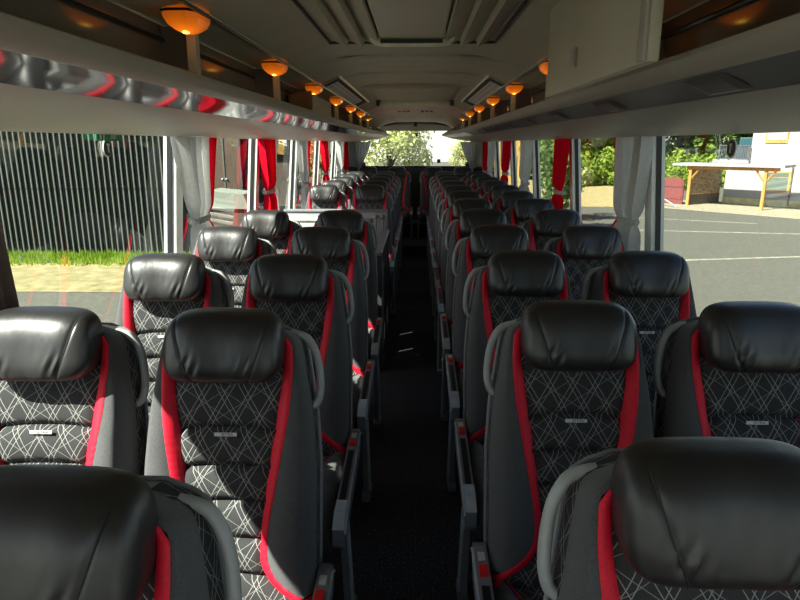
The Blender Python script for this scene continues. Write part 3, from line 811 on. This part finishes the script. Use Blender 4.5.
for k in range(5200):
    x = rnd.uniform(-14, -5.5); y = 16.2+1.6*rnd.random()**.6; h = rnd.uniform(.05, .16)*(1.7 if rnd.random() < .08 else 1)+.10*(y-16.2)/1.6; a = rnd.uniform(0, PI); w = rnd.uniform(.012, .03)
    dx, dy = math.cos(a)*w, math.sin(a)*w; lx, ly = rnd.uniform(-.05, .05), rnd.uniform(-.05, .05)
    m.add([(x-dx, y-dy, GZ), (x+dx, y+dy, GZ), (x+lx, y+ly, GZ+h)], [(0, 1, 2)])
tag(m.build('grass', GRASS), 'strip of green grass along the foot of the corrugated barn', 'grass', None, 'stuff')
# parking lines
for k, (x0, y0, x1, y1, w) in enumerate(((6.6, 17.45, 14.5, 18.9, .09), (7.5, 24.2, 15.5, 22.9, .10), (9.2, 28.6, 14.2, 26.2, .10))):
    d = Vector((x1-x0, y1-y0)).normalized(); nx, ny = -d.y*w, d.x*w
    m = MB().add([(x0-nx, y0-ny, GZ+.006), (x1-nx, y1-ny, GZ+.006), (x1+nx, y1+ny, GZ+.006), (x0+nx, y0+ny, GZ+.006)], [(0, 1, 2, 3)])
    struct(m.build(f'ground_marking_{k+1}', LINE), f'pale painted parking line on the asphalt, {ORD[k]} from the bus', 'marking')
# corrugated barn
t = thing('corrugated_barn', 'dark corrugated barn wall with pale ribs outside the left window', 'barn', (-10.5, 17.85, GZ))
MB().box(-3.9, 3.62, 0, 1.8, 0, 5.2).build('wall', CORR, t)
m = MB()
for k in range(46):
    x = -3.88+k*.166
    m.add([(x-.026, -.001, 0.02), (x-.016, -.034, 0.02), (x+.016, -.034, 0.02), (x+.026, -.001, 0.02), (x-.026, -.001, 5.2), (x-.016, -.034, 5.2), (x+.016, -.034, 5.2), (x+.026, -.001, 5.2)], [(0, 1, 5, 4), (1, 2, 6, 5), (2, 3, 7, 6)])
m.build('corrugation', CORRW, t)
MB().box(-3.9, 3.62, -.040, -.036, 1.96, 1.975).build('sheet_joint', CORR, t)
# wooden gate building further away
t = thing('wooden_barn_door', 'tall brown double barn door with pale frame seen past the grey curtain', 'barn door', (-8.55, 28, GZ))
MB().box(-.72, .0, -.04, .04, .1, 4.2).build('door_leaf', DKW, t); MB().box(.0, .72, -.04, .04, .1, 4.2).build('door_leaf', DKW, t)
for x in (-.72, 0, .74): MB().box(x-.03, x+.03, -.07, -.04, .1, 4.2).build('frame_post', BALM if x else CORRW, t)
for x in (-.09, .09): MB().ball((x, -.08, 2.05-.35), .045, .05, .045).build('knob', SILV, t, True)
MB().box(-3.0, -.75, .02, 3, 0, 4.4).build('side_wall', CORR, t); MB().box(.77, 1.5, .02, 3, 0, 4.4).build('side_wall', CORR, t)
t = thing('covered_stack', 'low stack under a pale tarpaulin before the barn door', 'stack', (-7.95, 24.9, GZ))
MB().prism([(-1.0, .75), (-.9, 1.25), (-.35, 1.42), (1.1, 1.28), (1.3, .7)], -.2, 1.6, 'y').build('tarpaulin', TARP, t, False, True)
MB().box(-.95, 1.2, -.1, 1.5, 0, .72).build('base', BRW, t)

# house and carport (turned about 47 degrees)
HO = (14.65, 34.4, GZ); HR = math.atan2(-.733, .68)
t = thing('house', 'white rendered house with terrace beyond the parking lot', 'house', HO, HR)
H = -GZ
MB().box(.82, 14, 2.75, 12, 0, H+.75).build('ground_storey', WHITEW, t); MB().box(1.97, 14, 2.75, 12, H+.75, 7).build('upper_storey', WHITEW, t)
MB().box(.815, 14, 2.72, 2.76, 0, .34).build('plinth', PLINTH, t)
MB().box(.1, 2.0, 2.55, 7, H+.62, H+.80).build('terrace_slab', WHITEW, t)
w = MB().box(2.80, 4.09, 2.70, 2.78, .74, 1.83); w = w.build('window_frame', ORW, t); MB().box(2.92, 3.98, 2.685, 2.70, .84, 1.52).build('pane', GLD, w)
MB().box(2.92, 3.98, 2.685, 2.70, 1.56, 1.76).build('pane', GLD, w)
w = MB().box(2.63, 3.70, 2.70, 2.76, H+1.67, H+2.9).build('window_frame', ORW, t); MB().box(2.72, 3.62, 2.685, 2.70, H+1.83, H+2.8).build('pane', WHITEW, w)
MB().box(4.10, 4.16, 2.66, 2.74, 0.1, H+.45).build('drainpipe', BRW, t)
MB().box(4.6, 6.4, 2.4, 2.75, H+.42, H+.56).build('awning', BRW, t)
r = MB()
for zz in (H+.84, H+1.55): r.box(.42, 1.97, 2.53, 2.57, zz-.02, zz+.02)
for k in range(20): r.box(.44+k*.08, .46+k*.08, 2.54, 2.56, H+.84, H+1.55)
for xx in (.42, .95, 1.95): r.box(xx-.03, xx+.03, 2.52, 2.58, H+.78, H+1.58)
for zz in (H+.84, H+1.55): r.box(.40, .44, 2.57, 6, zz-.02, zz+.02)
r.build('railing', BALM, t)
MB().box(1.15, 1.95, 2.585, 2.60, H+.86, H+1.5).build('railing_screen', BALM, t)
tag(MB().box(0, .75, 0, .5, 0, .42, .03, 2).build('patio_box', simple('teal_plastic', (.01, .06, .075), .5)), 'teal box standing on the house terrace behind the railing', 'box').location = (HO[0]+.68*1.0+.733*3.6, HO[1]-.733*1.0+.68*3.6, GZ+H+.80+.75)
bpy.data.objects['patio_box'].rotation_euler = (0, 0, HR)
tag(MB().box(0, .7, 0, .45, 0, .76, .02, 1).build('patio_table', BRW), 'brown cabinet under the teal box on the house terrace', 'cabinet').location = (HO[0]+.68*1.0+.733*3.6, HO[1]-.733*1.0+.68*3.6, GZ+H+.795)
bpy.data.objects['patio_table'].rotation_euler = (0, 0, HR)
t = thing('carport', 'timber carport with flat white roof in front of the white house', 'carport', HO, HR)
MB().prism([(-.3, 2.22), (1.3, 2.24), (1.3, 2.12), (-.3, 2.10)], -.80, 4.68, 'x').build('roof', WHITEW, t, False, True)
MB().box(-.1, 4.4, -.06, .06, 1.93, 2.10).build('beam', ORW, t)
for x in (.10, 3.80): MB().box(x-.07, x+.07, -.07, .07, 0, 1.94).build('post', ORW, t)
for (xa, xb) in ((3.74, 3.35), (3.86, 4.25), (.16, .55)):
    MB().tube([(xa, 0, 1.42), (xb, 0, 1.95)], .05, 4).build('brace', ORW, t)
s = MB().add([(.14, .06, .62), (.60, 2.7, .62), (.60, 2.7, 2.12), (.14, .06, 1.9), (.17, .06, .62), (.63, 2.7, .62), (.63, 2.7, 2.12), (.17, .06, 1.9)], [(0, 1, 2, 3), (4, 5, 6, 7), (0, 1, 5, 4), (2, 3, 7, 6)]).build('woven_screen', LATW, t)
MB().add([(.14, .06, 0), (.60, 2.7, 0), (.60, 2.7, .56), (.14, .06, .56), (.18, .06, 0), (.64, 2.7, 0), (.64, 2.7, .56), (.18, .06, .56)], [(0, 1, 2, 3), (4, 5, 6, 7), (2, 3, 7, 6)]).build('lower_boards', BRW, t)
MB().tube([(.14, .06, .60), (.60, 2.7, .60)], .05, 4).build('rail', ORW, t)
t = thing('arched_gate', 'red brown arched wooden gate beside the carport', 'gate', HO, HR)
ar = [(-1.42, 0), (-.22, 0), (-.22, 1.22)]+[(-.82+.60*math.cos(PI*i/12), 1.22+.24*math.sin(PI*i/12)) for i in range(1, 12)]+[(-1.42, 1.22)]
MB().prism(ar, .05, .13, 'y').build('leaf', REDW, t)
for z in (.3, .95): MB().box(-1.36, -.28, .02, .05, z, z+.09).build('ledge', REDW, t)
tag(MB().tube([(12.9, 33.9, GZ+.6), (13.6, 32.9, GZ+.02)], .045, 6).build('leaning_pole', WHITEW), 'white pole leaning against the red brown gate', 'pole')
m = MB().add([(-2.6, -2.6, .012), (9, -2.9, .012), (9, 2.75, .012), (-1.6, 2.75, .012)], [(0, 1, 2, 3)]); o = m.build('ground_cobbles', COB); o.location = HO; o.rotation_euler = (0, 0, HR); struct(o, 'pale cobbled forecourt before the carport', 'ground')
tag(MB().box(11.2, 11.65, 33.5, 33.9, GZ, GZ+.95, .02, 1).build('white_bollard', WHITEW), 'white bollard box at the edge of the dry lawn', 'bollard')
# ochre house far behind
t = thing('ochre_house', 'ochre yellow house far behind the trees on the right', 'house', (8.9, 58, GZ))
MB().box(-2.2, 1.2, 0, 6, 0, 7).build('wall', OCHRE, t); MB().box(-.6, .2, -.05, .02, .5, 2.2).build('door', WHITEW, t)

# trees
def crown_mb(n, rx, rz, zc, leaf, seed, lumps=14):
    r = random.Random(seed); m = MB(); L = []
    for k in range(lumps):
        a = r.uniform(0, 2*PI); e = r.uniform(-.85, .95); q = r.uniform(.35, .75)
        L.append((rx*q*math.cos(a)*math.sqrt(1-e*e), rx*q*math.sin(a)*math.sqrt(1-e*e), zc+rz*.72*e, r.uniform(.32, .5)*rx))
    for k in range(n):
        cx, cy, cz, R = r.choice(L); d = Vector((r.gauss(0, 1), r.gauss(0, 1), r.gauss(0, 1))).normalized()
        p = Vector((cx, cy, cz))+d*R*(r.random()**.35)
        if p.z < .05: continue
        nrm = (d+Vector((r.gauss(0, .6), r.gauss(0, .6), r.gauss(0, .6)+.3))).normalized(); u = nrm.orthogonal().normalized(); v = nrm.cross(u)
        a = r.uniform(0, 2*PI); u, v = u*math.cos(a)+v*math.sin(a), v*math.cos(a)-u*math.sin(a); s = leaf*r.uniform(.6, 1.3)
        m.add([p-u*s, p-v*s*.55, p+u*s, p+v*s*.55], [(0, 1, 2, 3)])
    return m
def tree(name, label, cat, loc, rx, rz, zc, n, leaf, mat, seed, group, trunk=True):
    t = thing(name, label, cat, loc, 0, group)
    crown_mb(n, rx, rz, zc, leaf, seed).build('crown', mat, t)
    if trunk:
        r = random.Random(seed); m = MB()
        m.tube([(0, 0, 0), (.05, 0, zc*.5), (-.05, .05, zc*.9), (.1, 0, zc+rz*.5)], [.22, .17, .13, .05], 8)
        for k in range(4):
            a = r.uniform(0, 6.28); m.tube([(0, 0, zc*.55+k*.3), (math.cos(a)*rx*.4, math.sin(a)*rx*.4, zc+k*.4)], [.08, .03], 6)
        m.build('trunk', BARK, t, True)
    return t
TG = 'trees in the line beyond the lawn'; TL = 'leafy green tree in the dense line beyond the dry lawn, right of the bus'
ta = tree('leafy_tree', TL, 'tree', (13.5, 54, GZ), 3.6, 3.6, 4.2, 4200, .26, LEAF, 1, TG)
tb = tree('leafy_tree', TL, 'tree', (17.5, 57, GZ), 3.4, 4.2, 4.6, 4200, .26, LEAFD, 2, TG)
for k, (x, y, s) in enumerate(((21.5, 53, 1.0), (25.5, 56, 1.1), (29.5, 55, 1.0), (23, 62, 1.3), (11.2, 61, 1.2), (15.5, 63, 1.3), (19.5, 64, 1.35), (28, 64, 1.3), (33, 60, 1.2))):
    dup(ta if k % 2 else tb, (x, y, GZ), TL, TG, k*1.1, (s, s, s))
BG = 'bushes at the edge of the lawn'; BL = 'bright green bush at the far edge of the dry lawn'
ba = tree('bush', BL, 'bush', (13.0, 50.5, GZ), 1.7, 1.2, 1.0, 1700, .15, LEAF, 5, BG, False)
for k, (x, y, s) in enumerate(((15.5, 51, 1.2), (18, 50.5, 1.0), (20.3, 49.5, 1.15), (22.5, 50, 1.0), (11.6, 52, 1.3), (24.8, 49, 1.2), (19, 46, .8))):
    dup(ba, (x, y, GZ), BL, BG, k*1.3, (s, s, s))
tree('tall_bush', 'tall silvery green shrub close by the fifth right window', 'shrub', (5.0, 23.5, GZ), 1.25, 2.0, 2.0, 2600, .11, LEAFD, 6, None)
tree('tall_bush', 'tall shrub with pale leaves behind the silvery one, right side', 'shrub', (6.4, 27.5, GZ), 1.2, 1.9, 1.9, 2200, .11, LEAFY, 16, None)
RG = 'trees behind the bus'; RL = 'sunlit pale tree behind the bus, seen in the rear window'
tr = tree('pale_tree', RL, 'tree', (-1.3, 31, GZ), 2.3, 2.6, 3.2, 6500, .095, LEAFY, 8, RG)
for k, (x, y, s) in enumerate(((-5.2, 36, 1.0), (4.6, 60, .7))): dup(tr, (x, y, GZ), RL, RG, k*2.1+.5, (s, s, s))
LG = 'trees beyond the barn'; LL = 'green tree beyond the barn on the left'
tl = dup(tb, (-8.2, 41, GZ), LL, LG, .7, (1, 1, 1)); dup(ta, (-12.5, 46, GZ), LL, LG, 1.9, (1.2, 1.2, 1.2)); dup(ta, (-18, 40, GZ), LL, LG, 2.9, (1.2, 1.2, 1.2)); dup(tb, (-5.6, 50, GZ), LL, LG, 2.2, (1.1, 1.1, 1.1))
t = thing('timber_shed', 'dark open timber shed under the trees, far left', 'shed', (-7.3, 34, GZ))
MB().box(-.55, .55, 0, 2, 0, 2.6).build('wall', BRW, t); MB().prism([(-.7, 2.6), (.7, 2.6), (0, 3.1)], -.2, 2.2).build('roof', CORR, t)

# ------------------------------------------------------------------ light
w = bpy.data.worlds.new('world'); S.world = w; w.use_nodes = True; nt = w.node_tree
sky = nt.nodes.new('ShaderNodeTexSky'); sky.sky_type = 'NISHITA'; sky.sun_disc = False
D = Vector((1.0, .68, -1.2)).normalized()
sky.sun_elevation = math.asin(-D.z); sky.sun_rotation = math.atan2(-D.x, -D.y)
sky.air_density = 1.0; sky.dust_density = 1.5
g = NT(nt); tc = g.n('ShaderNodeTexCoord'); sp = g.n('ShaderNodeSeparateXYZ'); g.l(tc.outputs['Generated'], sp.inputs[0])
hz = g.ramp(g.m('ABSOLUTE', sp.outputs[2]), [(0, (1.0, 1.0, .97)), (.22, (0, 0, 0))])     # bright summer haze along the horizon
ad = g.n('ShaderNodeMix', data_type='RGBA', blend_type='ADD'); ad.inputs[0].default_value = 1
sc_ = g.n('ShaderNodeVectorMath', operation='SCALE'); g.l(sky.outputs[0], sc_.inputs[0]); sc_.inputs['Scale'].default_value = .15
g.l(sc_.outputs[0], ad.inputs[6]); g.l(hz, ad.inputs[7])
bg = nt.nodes['Background']; nt.links.new(ad.outputs[2], bg.inputs[0]); bg.inputs[1].default_value = 1.0
L = bpy.data.lights.new('sun', 'SUN'); L.energy = 15; L.angle = .0093; L.color = (1, .95, .86)
o = bpy.data.objects.new('sun', L); COL.objects.link(o); o.location = (-6, -6, 12); o.rotation_euler = D.to_track_quat('-Z', 'Y').to_euler()

cam = bpy.data.cameras.new('camera'); cam.lens = 27.9; cam.sensor_width = 36; cam.clip_start = .02; cam.clip_end = 300
co = bpy.data.objects.new('camera', cam); COL.objects.link(co); co.location = (.025, 0, 1.62)
co.rotation_euler = (math.radians(90-14.12), 0, math.radians(1.52)); S.camera = co
vs = S.view_settings; vs.view_transform = 'Standard'; vs.look = 'None'; vs.exposure = 0.35; vs.gamma = 1; vs.use_curve_mapping = False
S.cycles.max_bounces = 10; S.cycles.transparent_max_bounces = 16; S.cycles.diffuse_bounces = 7; S.cycles.glossy_bounces = 4
S.cycles.use_denoising = True; S.cycles.sample_clamp_indirect = 6
